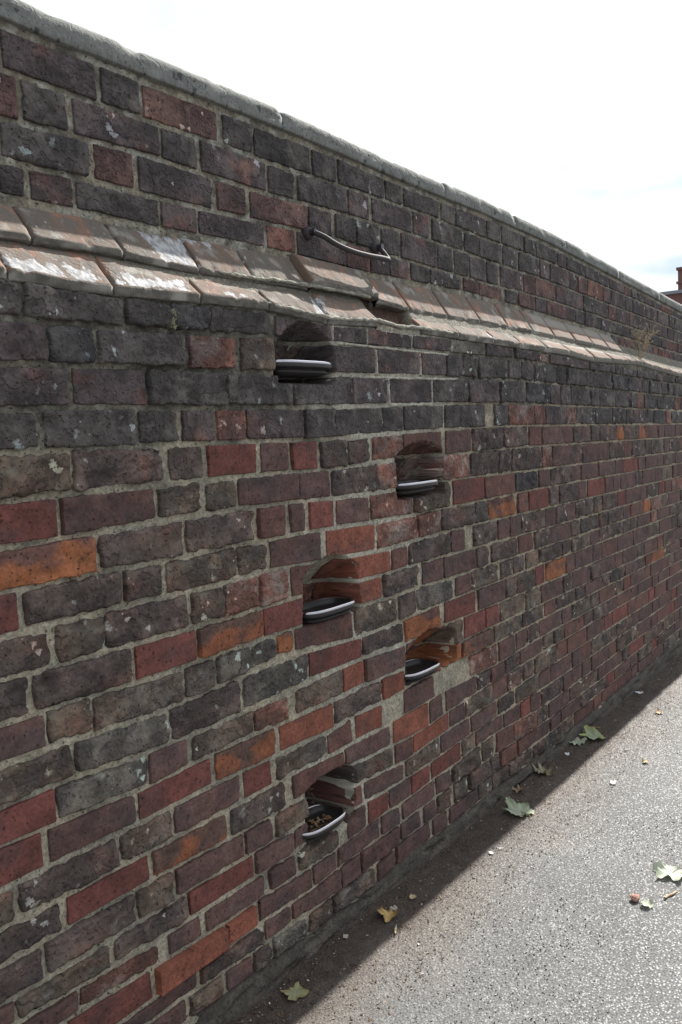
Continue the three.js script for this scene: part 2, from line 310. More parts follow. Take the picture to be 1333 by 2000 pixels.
// one brick: its front bulges out of the mortar, with worn rounded arrises
function brickGeo(b, fine) {
  const L = b.u1 - b.u0, H = Math.max(0.03, (b.t0 + b.t1 - b.b0 - b.b1) / 2), ro = b.rough, sd = b.seed;
  const r = Math.min(0.0022 + 0.0034 * ro, H * 0.2), cr = Math.min(0.0015 + 0.0075 * ro * b.round, H * 0.3);
  const step = fine ? (b.size > 1500 ? 0.0062 : 0.0085) : 0.035;
  const axis = (len) => { const n = Math.max(fine ? 4 : 1, Math.round((len - 2 * r) / step)), a = [0, r * 0.25, r]; for (let i = 1; i < n; i++) a.push(r + (len - 2 * r) * i / n); a.push(len - r, len - r * 0.25, len); return a; };
  const X = axis(L), Y = axis(H), nx = X.length - 1, ny = Y.length - 1;
  const base = TONE[b.tone], dark = b.tone === 'o' || b.tone === 'm' || b.tone === 'R' ? [0.10, 0.055, 0.052] : [0.05, 0.045, 0.046];
  return sheet(nx, ny, (i, j) => {
    let x = X[i], y = Y[j];
    const ex = Math.min(x, L - x), ey = Math.min(y, H - y);
    let d = Math.min(ex, ey);
    if (ex < cr && ey < cr) {
      const a = cr - ex, c = cr - ey, h = Math.hypot(a, c);
      d = cr - h;
      if (h > cr) { const k = cr / h, nx2 = cr - a * k, ny2 = cr - c * k; x = x < L / 2 ? nx2 : L - nx2; y = y < H / 2 ? ny2 : H - ny2; d = 0; }
    }
    const s = x / L, t = y / H;
    let u = b.u0 + x, v = lerp(lerp(b.b0, b.b1, s), lerp(b.t0, b.t1, s), t);
    const edge = 1 - smooth(0, 0.02, Math.min(ex, ey));
    const w1 = 1.4 * fbm(u * 34, v * 34, sd, 3), w2 = 1.4 * fbm(u * 34 + 9, v * 34, sd + 3.3, 3);
    u += edge * 0.0058 * (0.22 + ro) * w1 * (x < L / 2 ? 1 : -1) * (ex < 0.02 ? 1 : 0);
    v += edge * 0.0058 * (0.22 + ro) * w2 * (ey < 0.02 ? 1 : 0);
    const onRim = i === 0 || j === 0 || i === nx || j === ny;
    const q = clamp(d / r);
    let z = b.off + b.tilt * (s - 0.5) + b.lean * (t - 0.5) - r * (1 - Math.sqrt(1 - (1 - q) * (1 - q)));
    const n = fbm(u * 16, v * 22, sd, 4), cre = 1 - Math.abs(perlin.noise(u * 11 + 0.8 * n, v * 30, sd + 11));
    z += ro * (0.0088 * n + 0.0025 - 0.0062 * smooth(0.84, 1, cre) * smooth(-0.15, 0.15, perlin.noise(u * 7, v * 7, sd + 5)));
    z -= ro * 0.008 * smooth(0.30, 0.62, perlin.noise(u * 13, v * 17, sd + 21));
    if (d > r * 0.6) z = Math.max(z, -0.0022);
    if (onRim) z = -0.024;
    const hd = holeDepth(u, v);
    if (hd > 0) z = Math.min(z, -hd + 0.003 * n) - (onRim ? 0.010 : 0);
    // colour of this fired clay: blotches of the burnt skin over the body colour
    const m1 = fbm(u * 9, v * 13, sd + 40, 3), m2 = fbm(u * 30, v * 40, sd + 50, 2);
    let c = base;
    if (b.tone === 'm') c = mix3([0.30, 0.10, 0.045], base, smooth(-0.12, 0.12, m1 + (t - 0.45) * 0.5));
    if (b.tone === 'o') c = mix3(base, dark, smooth(0.0, 0.3, m1 + (t - 0.6) * 0.45) * 0.85);
    else if (b.tone === 'c') c = mix3(base, [0.21, 0.17, 0.15], smooth(-0.05, 0.3, m1 + m2 * 0.5) * 0.7);
    else c = mix3(c, dark, smooth(-0.02, 0.38, m1) * (b.tone === 'r' || b.tone === 'R' ? 0.42 : 0.45));
    if (b.tone === 'd' || b.tone === 'p' || b.tone === 'b' || b.tone === 'u') c = mix3(c, [0.15, 0.072, 0.056], smooth(0.12, 0.4, -m1 + 0.3 * m2) * 0.6);
    if (b.tone === 'g' || b.tone === 'b') c = mix3(c, [0.128, 0.112, 0.095], smooth(0.0, 0.35, m2 + m1) * 0.55);
    const g = b.bright * (1 + 0.22 * m2);
    c = c.map((q) => q * g * (b.soot ? 1.20 : 1.15));
    return { p: [u, EYE + v, z + b.zBase], uv: [u / TILE + sd * 0.37, v / TILE + sd * 0.61], c: b.soot ? c.map((q) => q * SOOT) : c };
  });
}
const WEIGHTS = { top: 'ssssduusssdkcs', mid: 'dddpppppprqqpdobbcdpp', low: 'dppqppbbqqpqpdpbrp', up: 'suupusuduspq' };
function rowBricks(spec, top, bot, zone, zBase, half) {
  const list = [], traced = spec.split(' ').map((s) => { const m = /^(-?\d+)-(-?\d+)(\w)$/.exec(s); return [+m[1] / 1000, +m[2] / 1000, m[3]]; });
  const all = [...traced];
  if (zBase === 0 && all[0][0] < 0.96) all[0][0] = all[0][1] - (all[0][1] - all[0][0] > 0.1 ? 0.225 : 0.105);
  let u = all[0][0] - 0.014, head = rnd() < 0.5;
  while (u > -0.7) { const l = head ? rr(0.100, 0.110) : rr(0.212, 0.226); all.unshift([u - l, u, WEIGHTS[zone][Math.floor(rnd() * WEIGHTS[zone].length)]]); u -= l + 0.013; head = !head; }
  u = all[all.length - 1][1] + 0.011; head = all[all.length - 1][1] - all[all.length - 1][0] > 0.15;
  while (u < 9) { const l = head ? rr(0.099, 0.112) : rr(0.208, 0.228); all.push([u, u + l, WEIGHTS[zone][Math.floor(rnd() * WEIGHTS[zone].length)]]); u += l + rr(0.004, 0.009); head = rnd() < 0.85 ? !head : head; }
  for (const [a, b, tone0] of all) {
    let tone = tone0;
    if (zone === 'top') tone = tone === 'd' ? 's' : tone === 'p' ? 'u' : tone;
    if (zone === 'up') tone = tone === 'p' ? (rnd() < 0.4 ? 'p' : 'u') : tone === 'd' ? 's' : tone;
    const um = (a + b) / 2, hj = half(um) + (zBase === 0 ? 0.0028 * fresh(um, (top(um) + bot(um)) / 2) : 0), jit = (roughOf[tone] ?? 0.6) > 0.6 && zBase === 0 && um < 1.75 ? 0.0042 : 0.0016, j = () => rr(-jit, jit * 0.6), ro = (roughOf[tone] ?? 0.6) * rr(0.75, 1.15) * (zBase < 0 ? 0.55 : a > 1.65 && zone === 'top' && a < 2.6 ? 0.5 : 1);
    list.push({ u0: a, u1: b, t0: top(a) - hj + j(), t1: top(b) - hj + j(), b0: bot(a) + hj + j(), b1: bot(b) + hj + j(), tone, zBase, zone,
      seed: rnd() * 90, off: rr(-0.0015, 0.0025) + ro * rr(-0.001, 0.0025), tilt: rr(-0.003, 0.003), lean: rr(-0.0025, 0.0025), rough: ro, round: rr(0.5, 1.3), bright: rr(0.85, 1.15) });
  }
  return list;
}
const jointHalf = (u) => lerp(0.0060, 0.0038, smooth(1.3, 2.1, u));
const fresh = (u, v) => {                          // patches of newer pale cement round the toe holes and the grab rail
  const n = 0.10 * fbm(u * 5, v * 6, 8.8, 3);
  return Math.max(smooth(0.30, 0.18, Math.hypot((u - 2.22) * 0.62, v - 0.17) + n), smooth(0.26, 0.16, Math.hypot((u - 2.14) * 0.7, v + 0.27) + n), smooth(0.24, 0.14, Math.hypot((u - 2.0) * 0.7, v + 0.72) + n), smooth(0.22, 0.12, Math.hypot((u - 1.9) * 0.7, v + 1.0) + n));
};
const bricks = [];
LOWER_ROWS.forEach((s, i) => bricks.push(...rowBricks(s, lowerBeds[i], lowerBeds[i + 1], i < 4 ? 'top' : i < 14 ? 'mid' : 'low', 0, jointHalf)));
UPPER_ROWS.forEach((s, i) => bricks.push(...rowBricks(s, i ? upperBeds[i] : (u) => upperBeds[0](u) - 0.011, upperBeds[i + 1], 'up', -BACK, (u) => lerp(0.0062, 0.0046, smooth(1.5, 2.5, u)))));
bricks.push(...rowBricks('4480-4590p', upperBeds[4], upperBeds[5], 'up', -BACK, () => 0.006).filter((b) => b.u0 > 4.4));
// a clean salmon brick that was reset proud of the face
for (const b of bricks) if (b.zBase === 0 && b.tone === 'R' && b.t0 < -1.1 && b.u1 < 1.72) { b.off += b.u1 - b.u0 > 0.15 ? 0.016 : 0.009; b.rough = 0.03; b.bright = 1.08; b.tilt = 0; b.even = true; }

const wall = thing('brick_wall', 'old soot-stained brick wall with splayed ledge and concrete coping beside the pavement', 'wall');
{
  const eye = new THREE.Vector3(0, EYE, OUT), inv = camera.quaternion.clone().invert();
  const size = (b) => {                            // how large it shows from the pavement, 0 when out of view
    const f = (u, v) => { const p = new THREE.Vector3(u, EYE + v, b.zBase).sub(eye).applyQuaternion(inv); return [p.x / -p.z * 1683, p.y / -p.z * 1683, -p.z]; };
    const a = f(b.u0, b.b0), c = f(b.u1, b.t1), e = f(b.u0, b.t0);
    if (a[2] < 0.05 || c[2] < 0.05 || c[0] < -660 || a[0] > 668 || c[1] < -1000 || a[1] > 1000) return 0;
    return Math.abs((Math.min(c[0], 668) - Math.max(a[0], -668)) * (e[1] - a[1]));
  };
  for (const b of bricks) b.size = size(b);
  bricks.sort((a, b) => b.size - a.size);
  const isSoot = (b) => b.zone === 'top' || b.zone === 'up' || 'dkbgcsu'.includes(b.tone);
  const matOf = (b) => b.soot ? M.soot : M.clean;
  for (const b of bricks) b.soot = isSoot(b);
  bricks.slice(0, 298).forEach((b) => mesh('brick', brickGeo(b, true), matOf(b), wall));
  const rest = { soot: [], clean: [] };
  for (const b of bricks.slice(298)) rest[matOf(b) === M.soot ? 'soot' : 'clean'].push(brickGeo(b, b.size > 0 && b.u0 < 4.5));
  for (const k of ['clean', 'soot']) { const m = mesh('brickwork', mergeGeometries(rest[k]), M[k], wall); m.userData.kind = 'stuff'; }
}

// mortar: the pointed face between the bricks
const axisOf = (...runs) => { const a = []; for (const [x0, x1, s] of runs) for (let x = x0; x < x1 - 1e-6; x += s) a.push(x); a.push(runs[runs.length - 1][1]); return a; };
function mortarColour(u, v, up) {
  const n = fbm(u * 7, v * 9, 2.2, 4), n2 = fbm(u * 26, v * 30, 6.1, 3);
  let c = mix3([0.56, 0.50, 0.40], [0.40, 0.375, 0.315], smooth(-0.2, 0.25, n));
  const age = up ? 0.55 + 0.5 * n : clamp(smooth(-0.12, 0.16, v + 0.24 * n + (u < 1.65 ? 0.02 : -0.05)) * 0.95);   // soot-blackened in the upper courses
  c = mix3(c, mix3([0.105, 0.098, 0.082], [0.25, 0.245, 0.21], smooth(-0.1, 0.3, n2)), clamp(age));
  if (!up) c = mix3(c, [0.60, 0.575, 0.50], 0.9 * fresh(u, v));
  else c = mix3(c, [0.46, 0.46, 0.41], 0.85 * smooth(0.0, 0.25, n2 + 0.4 * n));
  if (!up && u > 2.3) c = mix3(c, [0.54, 0.46, 0.35], 0.6 * smooth(2.3, 3.2, u) * (1 - clamp(age)));
  return c.map((q) => q * (1 + 0.18 * n2));
}
{
  const U = axisOf([-0.8, 0.85, 0.05], [0.85, 3.4, 0.0055], [3.4, 6, 0.02], [6, 9, 0.1]);
  const V = axisOf([-1.43, -1.39, 0.02], [-1.39, 0.32, 0.0055]);
  mesh('mortar', sheet(U.length - 1, V.length - 1, (i, j) => {
    const u = U[i], v = Math.min(V[j], lip(u) - 0.012), n = fbm(u * 22, v * 26, 1.5, 3), deep = smooth(0.05, 0.4, fbm(u * 3.1, v * 3.3, 12, 2) + 0.35 * n);
    let z = -0.0046 + 0.0034 * n - 0.007 * deep * (u < 3.4 ? 1 : 0.6);
    z += 0.0015 * fresh(u, v);
    const hd = holeDepth(u, v);
    let c = mortarColour(u, v, false);
    if (hd > 0.002) z = Math.min(z, -hd - 0.009);
    return { p: [u, EYE + v, z], uv: [u / TILE, v / TILE], c };
  }), M.mortar, wall);
  const U2 = axisOf([-0.8, 0.85, 0.05], [0.85, 3.4, 0.008], [3.4, 6, 0.025], [6, 9, 0.1]), V2 = axisOf([0, 1, 0.019]);
  mesh('mortar', sheet(U2.length - 1, V2.length - 1, (i, j) => {
    const u = U2[i], v = lerp(upperBeds[4](u) - 0.12, upperBeds[0](u) + 0.02, V2[j]), n = fbm(u * 22, v * 26, 3.5, 3);
    return { p: [u, EYE + v, -BACK - 0.0044 + 0.0036 * n], uv: [u / TILE + 0.3, v / TILE], c: mortarColour(u, v, true) };
  }), M.mortar, wall);
}

// ---------------------------------------------------------------- the splayed ledge: two courses of plinth bricks
const patchMap = (() => {                          // old white paint and crust left on some of the plinth bricks, laid out in metres along the ledge
  const N = 2048, Mh = 160, u0 = 0.85, span = 2.6;
  const spots = [[0.945, 1.155, 0.10, 0.52], [1.205, 1.405, 0.10, 0.55], [1.53, 1.585, 0.05, 0.28], [1.868, 1.935, 0.15, 0.75], [2.885, 2.94, 0.05, 0.45]], ups = [[1.36, 1.50, 0.05, 0.9], [1.455, 1.585, 0.72, 0.98], [1.64, 1.70, 0.75, 0.98], [1.06, 1.085, 0.3, 0.45]];
  return tex(N, (i) => {
    const x = i % N, y = Math.floor(i / N), upper = y >= Mh / 2, t0 = upper ? (y - Mh / 2) / (Mh / 2) : y / (Mh / 2), t = Math.max(0, (t0 - 0.15) / 0.85), u = u0 + x / N * span;
    if (t0 < 0.15) { const q = fbm(u * 40, t0 * 30, 91 + y * 0.01, 4), w = fbm(u * 9, t0 * 8, 95, 3); return mix3(mix3([0.155, 0.140, 0.118], [0.10, 0.09, 0.075], smooth(-0.2, 0.2, q)), [0.30, 0.285, 0.25], smooth(0.05, 0.3, w) * 0.8).map(toS); }
    const v = 0.84 + 0.12 * fbm(u * 60, t * 5, 3, 3) + 0.10 * fbm(u * 300, t * 22, 8, 2);
    const big = fbm(u * 4.3, upper ? 9 : 3, 14, 2), body = mix3([0.200, 0.137, 0.103], [0.165, 0.132, 0.106], smooth(-0.2, 0.2, big));
    let c = mix3(body, [0.34, 0.165, 0.105], smooth(0.08, 0.3, fbm(u * 13, t * 1.6, 77, 3)) * 0.6).map((q) => q * v);
    c = mix3(c, [0.125, 0.112, 0.095], smooth(-0.02, 0.25, fbm(u * 26, t * 2.5, 14, 4)) * 0.85);
    c = mix3(c, [0.30, 0.285, 0.25], smooth(0.12, 0.34, fbm(u * 17 + 3, t * 2.2, 51, 4)) * 0.7);
    let k = 0;
    for (const [a, b, lo, hi] of upper ? ups : spots) {
      const e = Math.min((u - a) / 0.03, (b - u) / 0.03, (t - lo) / 0.22, (hi - t) / 0.22);
      k = Math.max(k, smooth(-0.06, 0.10, e * 0.5 + 1.25 * fbm(u * 34 + 5, t * 2.6, 21, 4) + 0.5 * fbm(u * 150, t * 12, 27, 3) - 0.12));
    }
    if (fbm(u * 120, t * 9, 31, 2) > 0.40) k = Math.max(k, 0.4);
    k *= smooth(0.05, 0.10, t);
    return mix3(c, mix3([0.26, 0.255, 0.25], [0.46, 0.46, 0.465], smooth(-0.3, 0.3, fbm(u * 90, t * 8, 61, 3))), k).map((q) => 1.055 * Math.pow(q, 1 / 2.4) - 0.055);
  }, true, Mh);
})();
patchMap.wrapS = patchMap.wrapT = THREE.ClampToEdgeWrapping;
const plinthBump = roughBump.clone(); plinthBump.repeat.set(3.25, 0.3); plinthBump.needsUpdate = true;
M.plinth = std({ vertexColors: true, map: patchMap, bumpMap: plinthBump, bumpScale: 0.002, roughness: 0.94 });
function plinthBrick(name, u0, u1, upper, lift, sd) {
  const nx = Math.max(4, Math.round((u1 - u0) / (u0 < 3.2 ? 0.008 : 0.02)));
  const prof = (u) => {
    if (upper) { const m = mid(u), top = upperBeds[4](u) - 0.010; return [[-0.085, m - 0.020], [-0.052, m - 0.017], [-0.0485, m - 0.014], [-0.0470, m - 0.004], [-0.0480, m - 0.0005], [-0.0505, m + 0.0015], [-0.062, lerp(m, top, 0.2)], [-0.076, lerp(m, top, 0.42)], [-0.092, lerp(m, top, 0.68)], [-0.106, lerp(m, top, 0.9)], [-0.122, top]]; }
    const l = lip(u), top = u < UPPER_END ? mid(u) - 0.020 : upperBeds[5](u) - 0.01, dep = u < UPPER_END ? 0.060 : 0.122;
    return [[-0.03, l - 0.026], [0.000, l - 0.0235], [0.0045, l - 0.021], [0.0065, l - 0.006], [0.0055, l - 0.0015], [0.002, l + 0.0015], [-0.010, lerp(l, top, 0.22)], [-dep * 0.42, lerp(l, top, 0.46)], [-dep * 0.6, lerp(l, top, 0.64)], [-dep * 0.8, lerp(l, top, 0.84)], [-dep, top]];
  };
  const br = rr(0.88, 1.08), dx = rr(-0.001, 0.001), sag = rr(-0.002, 0.002);
  return mesh(name, sheet(nx + 2, 10, (i, j) => {
    const end = i === 0 || i === nx + 2, s = clamp((i - 1) / nx), u = lerp(u0, u1, s), [z0, v0] = prof(u)[j];
    const n = fbm(u * 15, v0 * 14 + z0 * 6, sd, 4), e = Math.min(s, 1 - s) * (u1 - u0), rd = 0.0035 * (1 - Math.sqrt(1 - Math.pow(1 - clamp(e / 0.007), 2)));
    const chip = 0.0040 * smooth(0.15, 0.45, perlin.noise(u * 27, sd, 3)) * (j > 2 && j < 6 ? 1 : 0.1);
    const k = end ? -0.022 : lift - rd - chip + 0.0030 * n + (s - 0.5) * sag;
    const pr = (u - 0.85) / 2.6, tv = clamp(j < 4 ? 0.02 + 0.11 * j / 3 : 0.165 + 0.82 * (j - 4) / 6, 0.01, 0.985);
    const g = br * (1 + 0.12 * fbm(u * 40, j * 0.4, sd, 2));
    return { p: [u + dx, EYE + v0 + k * 0.72, z0 + k * 0.72], uv: [clamp(pr), (tv + (upper ? 1 : 0)) / 2], c: [g, g, g] };
  }), M.plinth, wall);
}
{
  const lower = [-0.30, -0.06, 0.185, 0.435, 0.69, 0.945, 1.188, 1.437, 1.675, 1.914, 2.165, null, 2.405, 2.651, 2.915, 3.145, 3.39, 3.632, 3.923, 4.16, 4.40, 4.64, 4.88, 5.1, 5.32, 5.56, 5.8, 6.04];
  let a = lower[0];
  for (let i = 1; i < lower.length; i++) { if (lower[i] === null) { a = lower[++i]; continue; } plinthBrick('plinth_brick', a + 0.003, lower[i] - 0.003, false, 0, i * 3.7); a = lower[i]; }
  const up = [-0.4, -0.15, 0.09, 0.33, 0.57, 0.81, 1.04, 1.265, 1.493, 1.68, 1.903, 2.236, 2.42, 2.67, 2.91, 3.14, 3.37, 3.60, 3.83, 4.05, 4.26, UPPER_END];
  for (let i = 1; i < up.length; i++) plinthBrick('plinth_brick', up[i - 1] + 0.003, up[i] - 0.003, true, i === 11 ? 0.018 : 0, i * 5.1 + 40);
  // bed that the plinth bricks sit in, open to view where one is missing
  const U = axisOf([-0.8, 0.85, 0.05], [0.85, 3.4, 0.01], [3.4, 9, 0.04]);
  mesh('mortar', sheet(U.length - 1, 8, (i, j) => {
    const u = U[i], gap = smooth(2.160, 2.175, u) * smooth(2.405, 2.39, u), t = j / 8, top = upperBeds[4](u) - 0.01, n = fbm(u * 18, t * 4, 4, 3);
    const z = lerp(0.0, -BACK, t), v = lerp(lip(u) - 0.012, top, t), sink = u > UPPER_END ? 0.02 : 0.0035 + 0.036 * gap * smooth(1, 0.2, t) + 0.004 * n;
    return { p: [u, EYE + v - sink * 0.7, z - sink * 0.7 - 0.004], uv: [u / TILE, t * 0.2], c: mix3([0.25, 0.235, 0.20], [0.15, 0.09, 0.07], gap).map((q) => q * (1 + 0.3 * n)) };
  }), M.mortar, wall);
  // beads of pale cement squeezed along the lips
  const bead = (u0, u1, f, r, sd) => {
    const n = Math.round((u1 - u0) / 0.006);
    return sheet(n, 6, (i, j) => { const u = lerp(u0, u1, i / n), a = j / 6 * Math.PI * 2, [y, z] = f(u), q = r * (0.75 + 0.9 * fbm(u * 30, a * 0.3, sd, 3)) * smooth(0, 0.03, i / n) * smooth(1, 0.97, i / n); return { p: [u, EYE + y + Math.cos(a) * q * 1.1, z + Math.sin(a) * q], uv: [u / TILE, a * 0.02], c: [0.46, 0.45, 0.40] }; });
  };
  mesh('cement_bead', bead(1.66, 2.62, (u) => [lip(u) - 0.006, 0.004 + 0.002 * Math.sin(u * 40)], 0.0075, 2), M.mortar, wall);
  mesh('cement_bead', bead(1.55, 2.20, (u) => [mid(u) - 0.005, -0.046 + (u > 1.9 ? 0.006 : 0)], 0.0068, 5), M.mortar, wall);
}

// pale tuck pointing round the bricks that were reset below the right of the grab rail
{
  const strip = (u0, v0, u1, v1, half, sd) => {
    const len = Math.hypot(u1 - u0, v1 - v0), n = Math.max(6, Math.round(len / 0.006)), dx = (u1 - u0) / len, dy = (v1 - v0) / len;
    return sheet(n, 4, (i, j) => {
      const s = i / n, e = (j / 4 - 0.5) * 2, w = half * (1 + 0.8 * fbm(s * len * 60, e * 0.5, sd, 3)), end = smooth(0, 0.05, s) * smooth(1, 0.95, s);
      const u = lerp(u0, u1, s) - dy * e * w, v = lerp(v0, v1, s) + dx * e * w + 0.002 * fbm(s * len * 25, 1, sd, 2), z = lerp(-0.010, 0.0026 + 0.0016 * fbm(u * 90, v * 90, sd, 2), (1 - Math.pow(Math.abs(e), 4)) * end);
      return { p: [u, EYE + v, z], uv: [u / TILE, v / TILE], c: [0.60, 0.585, 0.52] };
    });
  };
  const S = [[2.209, 0.150, 2.211, 0.062, 0.0055], [2.205, 0.066, 2.470, 0.068, 0.0085], [2.464, 0.066, 2.463, 0.156, 0.0055], [2.06, 0.1475, 2.66, 0.151, 0.0062], [1.945, 0.240, 2.60, 0.232, 0.0058], [1.940, 0.296, 1.937, 0.240, 0.004], [2.107, 0.296, 2.104, 0.240, 0.004], [2.354, 0.288, 2.346, 0.238, 0.004], [2.149, 0.236, 2.151, 0.150, 0.005], [2.398, 0.232, 2.399, 0.152, 0.005]];
  S.forEach((q, i) => mesh('cement_joint', strip(q[0], q[1], q[2], q[3], q[4], i * 3.1), M.mortar, wall));
}

// ---------------------------------------------------------------- coping
{
  const joints = [-0.7, 0.12, 1.0, 1.896, 2.784, 3.363, 3.888, 4.6, 5.3, 6.2, 7.1, 8, 9];
  for (let k = 1; k < joints.length; k++) {
    const u0 = joints[k - 1] + 0.002, u1 = joints[k] - 0.002, nx = Math.round((u1 - u0) / (u0 < 3.8 ? 0.012 : 0.03)), dv = [0, 0.001, 0.003, 0.002, 0, 0.004, 0, 0.003][k % 8], dz = rr(-0.001, 0.002);
    mesh('coping_stone', sheet(nx + 2, 14, (i, j) => {
      const s = clamp((i - 1) / nx), u = lerp(u0, u1, s), end = i === 0 || i === nx + 2, base = upperBeds[0](u) + 0.001;
      const P = [[-0.03, 0], [0.002, 0.000], [0.0045, 0.004], [0.005, 0.012], [0.005, 0.022], [0.0045, 0.032], [0.002, 0.041], [-0.002, 0.048], [-0.008, 0.0535], [-0.022, 0.056], [-0.08, 0.060], [-0.16, 0.060], [-0.232, 0.055], [-0.246, 0.04], [-0.246, 0.0]][j];
      const e = Math.min(s, 1 - s) * (u1 - u0), rd = 0.005 * Math.pow(1 - clamp(e / 0.012), 2), n = fbm(u * 17, j * 0.5, k * 3.1, 4), chip = 0.007 * smooth(0.2, 0.5, perlin.noise(u * 12, j * 0.15, k * 7.7)) * (j > 3 && j < 9 ? 1 : 0);
      const sh = end ? 0.02 : rd + chip, c = 0.262 * (1 + 0.30 * fbm(u * 6, j * 0.4, 33, 3)), y = base + P[1] + (j > 2 ? dv - sh * 0.8 : 0) + 0.0013 * n, z = -BACK + 0.003 + dz + P[0] + (j < 11 ? -sh * 0.7 : sh) + 0.0013 * n;
      return { p: [u, EYE + y, z], uv: [u / TILE, (P[1] - P[0]) / TILE + k * 0.31], c: [c, c * 1.01, c * 1.0] };
    }), M.stone, wall);
  }
  mesh('back_face', sheet(20, 4, (i, j) => { const u = lerp(-0.8, 9, i / 20), v = lerp(-EYE, upperBeds[0](u), j / 4); return { p: [u, EYE + v, -BACK - 0.235], uv: [u / TILE, v / TILE], c: [0.12, 0.08, 0.07] }; }), M.clean, wall);
}
// ---------------------------------------------------------------- rough cement footing at the base
{
  const U = axisOf([-0.8, 1.2, 0.03], [1.2, 4.5, 0.01], [4.5, 9, 0.04]);
  mesh('cement_footing', sheet(U.length - 1, 9, (i, j) => {
    const u = U[i], n = fbm(u * 12, j * 0.35, 17, 4), n2 = fbm(u * 4.3, 0, 23, 2), t = j / 9, top = lowerBeds[22](u) + 0.006 + 0.022 * n2;
    const z = [0.024, 0.021, 0.018, 0.016, 0.014, 0.012, 0.009, 0.005, 0.0, -0.012][j] + 0.012 * n * (j < 9 ? 1 : 0) - 0.016 * smooth(0.2, 0.45, perlin.noise(u * 9, j * 0.3, 5));
    const c = mix3([0.135, 0.122, 0.105], [0.085, 0.072, 0.062], smooth(-0.3, 0.2, n + 0.3 * n2));
    return { p: [u, lerp(-0.01, EYE + top, t), z], uv: [u / TILE, t * 0.1], c };
  }), M.mortar, wall);
}

// ---------------------------------------------------------------- iron toe cups
const ironMat = std({ color: new THREE.Color(0.040, 0.036, 0.036), roughness: 0.42, metalness: 0.35, bumpMap: brickBump, bumpScale: 0.0006 });
const wornMat = std({ color: new THREE.Color(0.46, 0.44, 0.455), roughness: 0.17, metalness: 1 });
function cupPlan(a, hw, front, back) {             // plan outline: square-shouldered oval, front lip towards the pavement
  const c = Math.cos(a), s = Math.sin(a), e = 0.62;
  return [hw * Math.sign(c) * Math.pow(Math.abs(c), e), s > 0 ? front * Math.pow(s, e) : -back * Math.pow(-s, e)];
}
function loops(rings, hw, front, back) {           // rings: [inset, y]
  const n = 72;
  return sheet(n, rings.length - 1, (i, j) => { const [ins, y] = rings[j], a = -i / n * Math.PI * 2, [x, z] = cupPlan(a, Math.max(0.002, hw - ins), Math.max(0.002, front - ins), Math.max(0.002, back - ins)); return { p: [x, y, z], uv: [i / n * 0.7, j * 0.02] }; });
}
const CUPS = [
  [1.815, 0.186, 0.122, 'iron toe cup in the topmost hole of the wall, its thick rim seen edge on'],
  [2.355, -0.176, 0.118, 'iron toe cup in the second hole down, under the right end of the ledge gap'],
  [1.872, -0.487, 0.112, 'iron toe cup in the orange-brown scooped hole midway down the wall'],
  [2.340, -0.783, 0.104, 'iron toe cup beneath the bulging orange bricks, second from the bottom'],
  [1.795, -1.083, 0.098, 'lowest iron toe cup, holding dry leaf crumbs near the pavement'],
];
CUPS.forEach(([u, v, hw, label], k) => {
  const t = thing('toe_cup', label, 'foothold', [u, EYE + v, -0.030], 'iron toe cups set in the wall');
  const F = k ? 0.062 : 0.048, Bk = 0.068;
  mesh('bowl', loops([[hw, -0.043], [0.05, -0.042], [0.030, -0.039], [0.016, -0.034], [0.011, -0.030], [0.011, -0.0275], [0.017, -0.0255], [0.0175, -0.0235], [0.013, -0.021], [0.003, -0.0185], [0.001, -0.0170], [0, -0.0135], [0, -0.0075]], hw, F, Bk), ironMat, t);
  mesh('rim', loops([[0, -0.0075], [0, -0.005], [0.0012, -0.0018], [0.0042, 0], [0.0078, -0.0008], [0.0100, -0.004]], hw, F, Bk), wornMat, t);
  mesh('inside', loops([[0.0100, -0.004], [0.0108, -0.009], [0.013, -0.017], [0.018, -0.0225], [0.03, -0.026], [0.05, -0.027], [hw, -0.0275]], hw, F, Bk), ironMat, t);
});
// ---------------------------------------------------------------- grab rail above the ledge
{
  const t = thing('grab_rail', 'short bowed iron grab rail bolted to the wall above the ledge', 'handrail', [1.985, EYE + 0.561, -BACK]);
  const iron = std({ color: new THREE.Color(0.045, 0.038, 0.040), roughness: 0.75, metalness: 0.2 }), bright = std({ color: new THREE.Color(0.12, 0.115, 0.125), roughness: 0.32, metalness: 0.9 });
  const B = [0.338, 0.005];
  for (const [x, y] of [[0, 0], B]) {
    const fl = mesh('flange', new THREE.LatheGeometry([[0, 0.014], [0.010, 0.0138], [0.0155, 0.0115], [0.0185, 0.006], [0.019, 0], [0.019, -0.006]].map((q) => new THREE.Vector2(...q)), 28), iron, t);
    fl.rotation.x = Math.PI / 2; fl.position.set(x, y, 0.003);
    const nut = mesh('nut', new THREE.CylinderGeometry(0.0095, 0.0110, 0.020, 6), bright, t);
    nut.rotation.x = Math.PI / 2; nut.position.set(x, y, 0.024);
  }
  const curve = new THREE.CatmullRomCurve3([[0, 0, 0.020], [0.004, -0.006, 0.036], [0.022, -0.014, 0.047], [0.06, -0.029, 0.056], [0.12, -0.042, 0.066], [0.20, -0.046, 0.071], [0.28, -0.043, 0.069], [0.322, -0.041, 0.063], [0.338, -0.035, 0.052], [0.3395, -0.012, 0.034], [0.338, 0.004, 0.020]].map((q) => new THREE.Vector3(...q)));
  mesh('bar', new THREE.TubeGeometry(curve, 90, 0.0078, 12), iron, t);
}

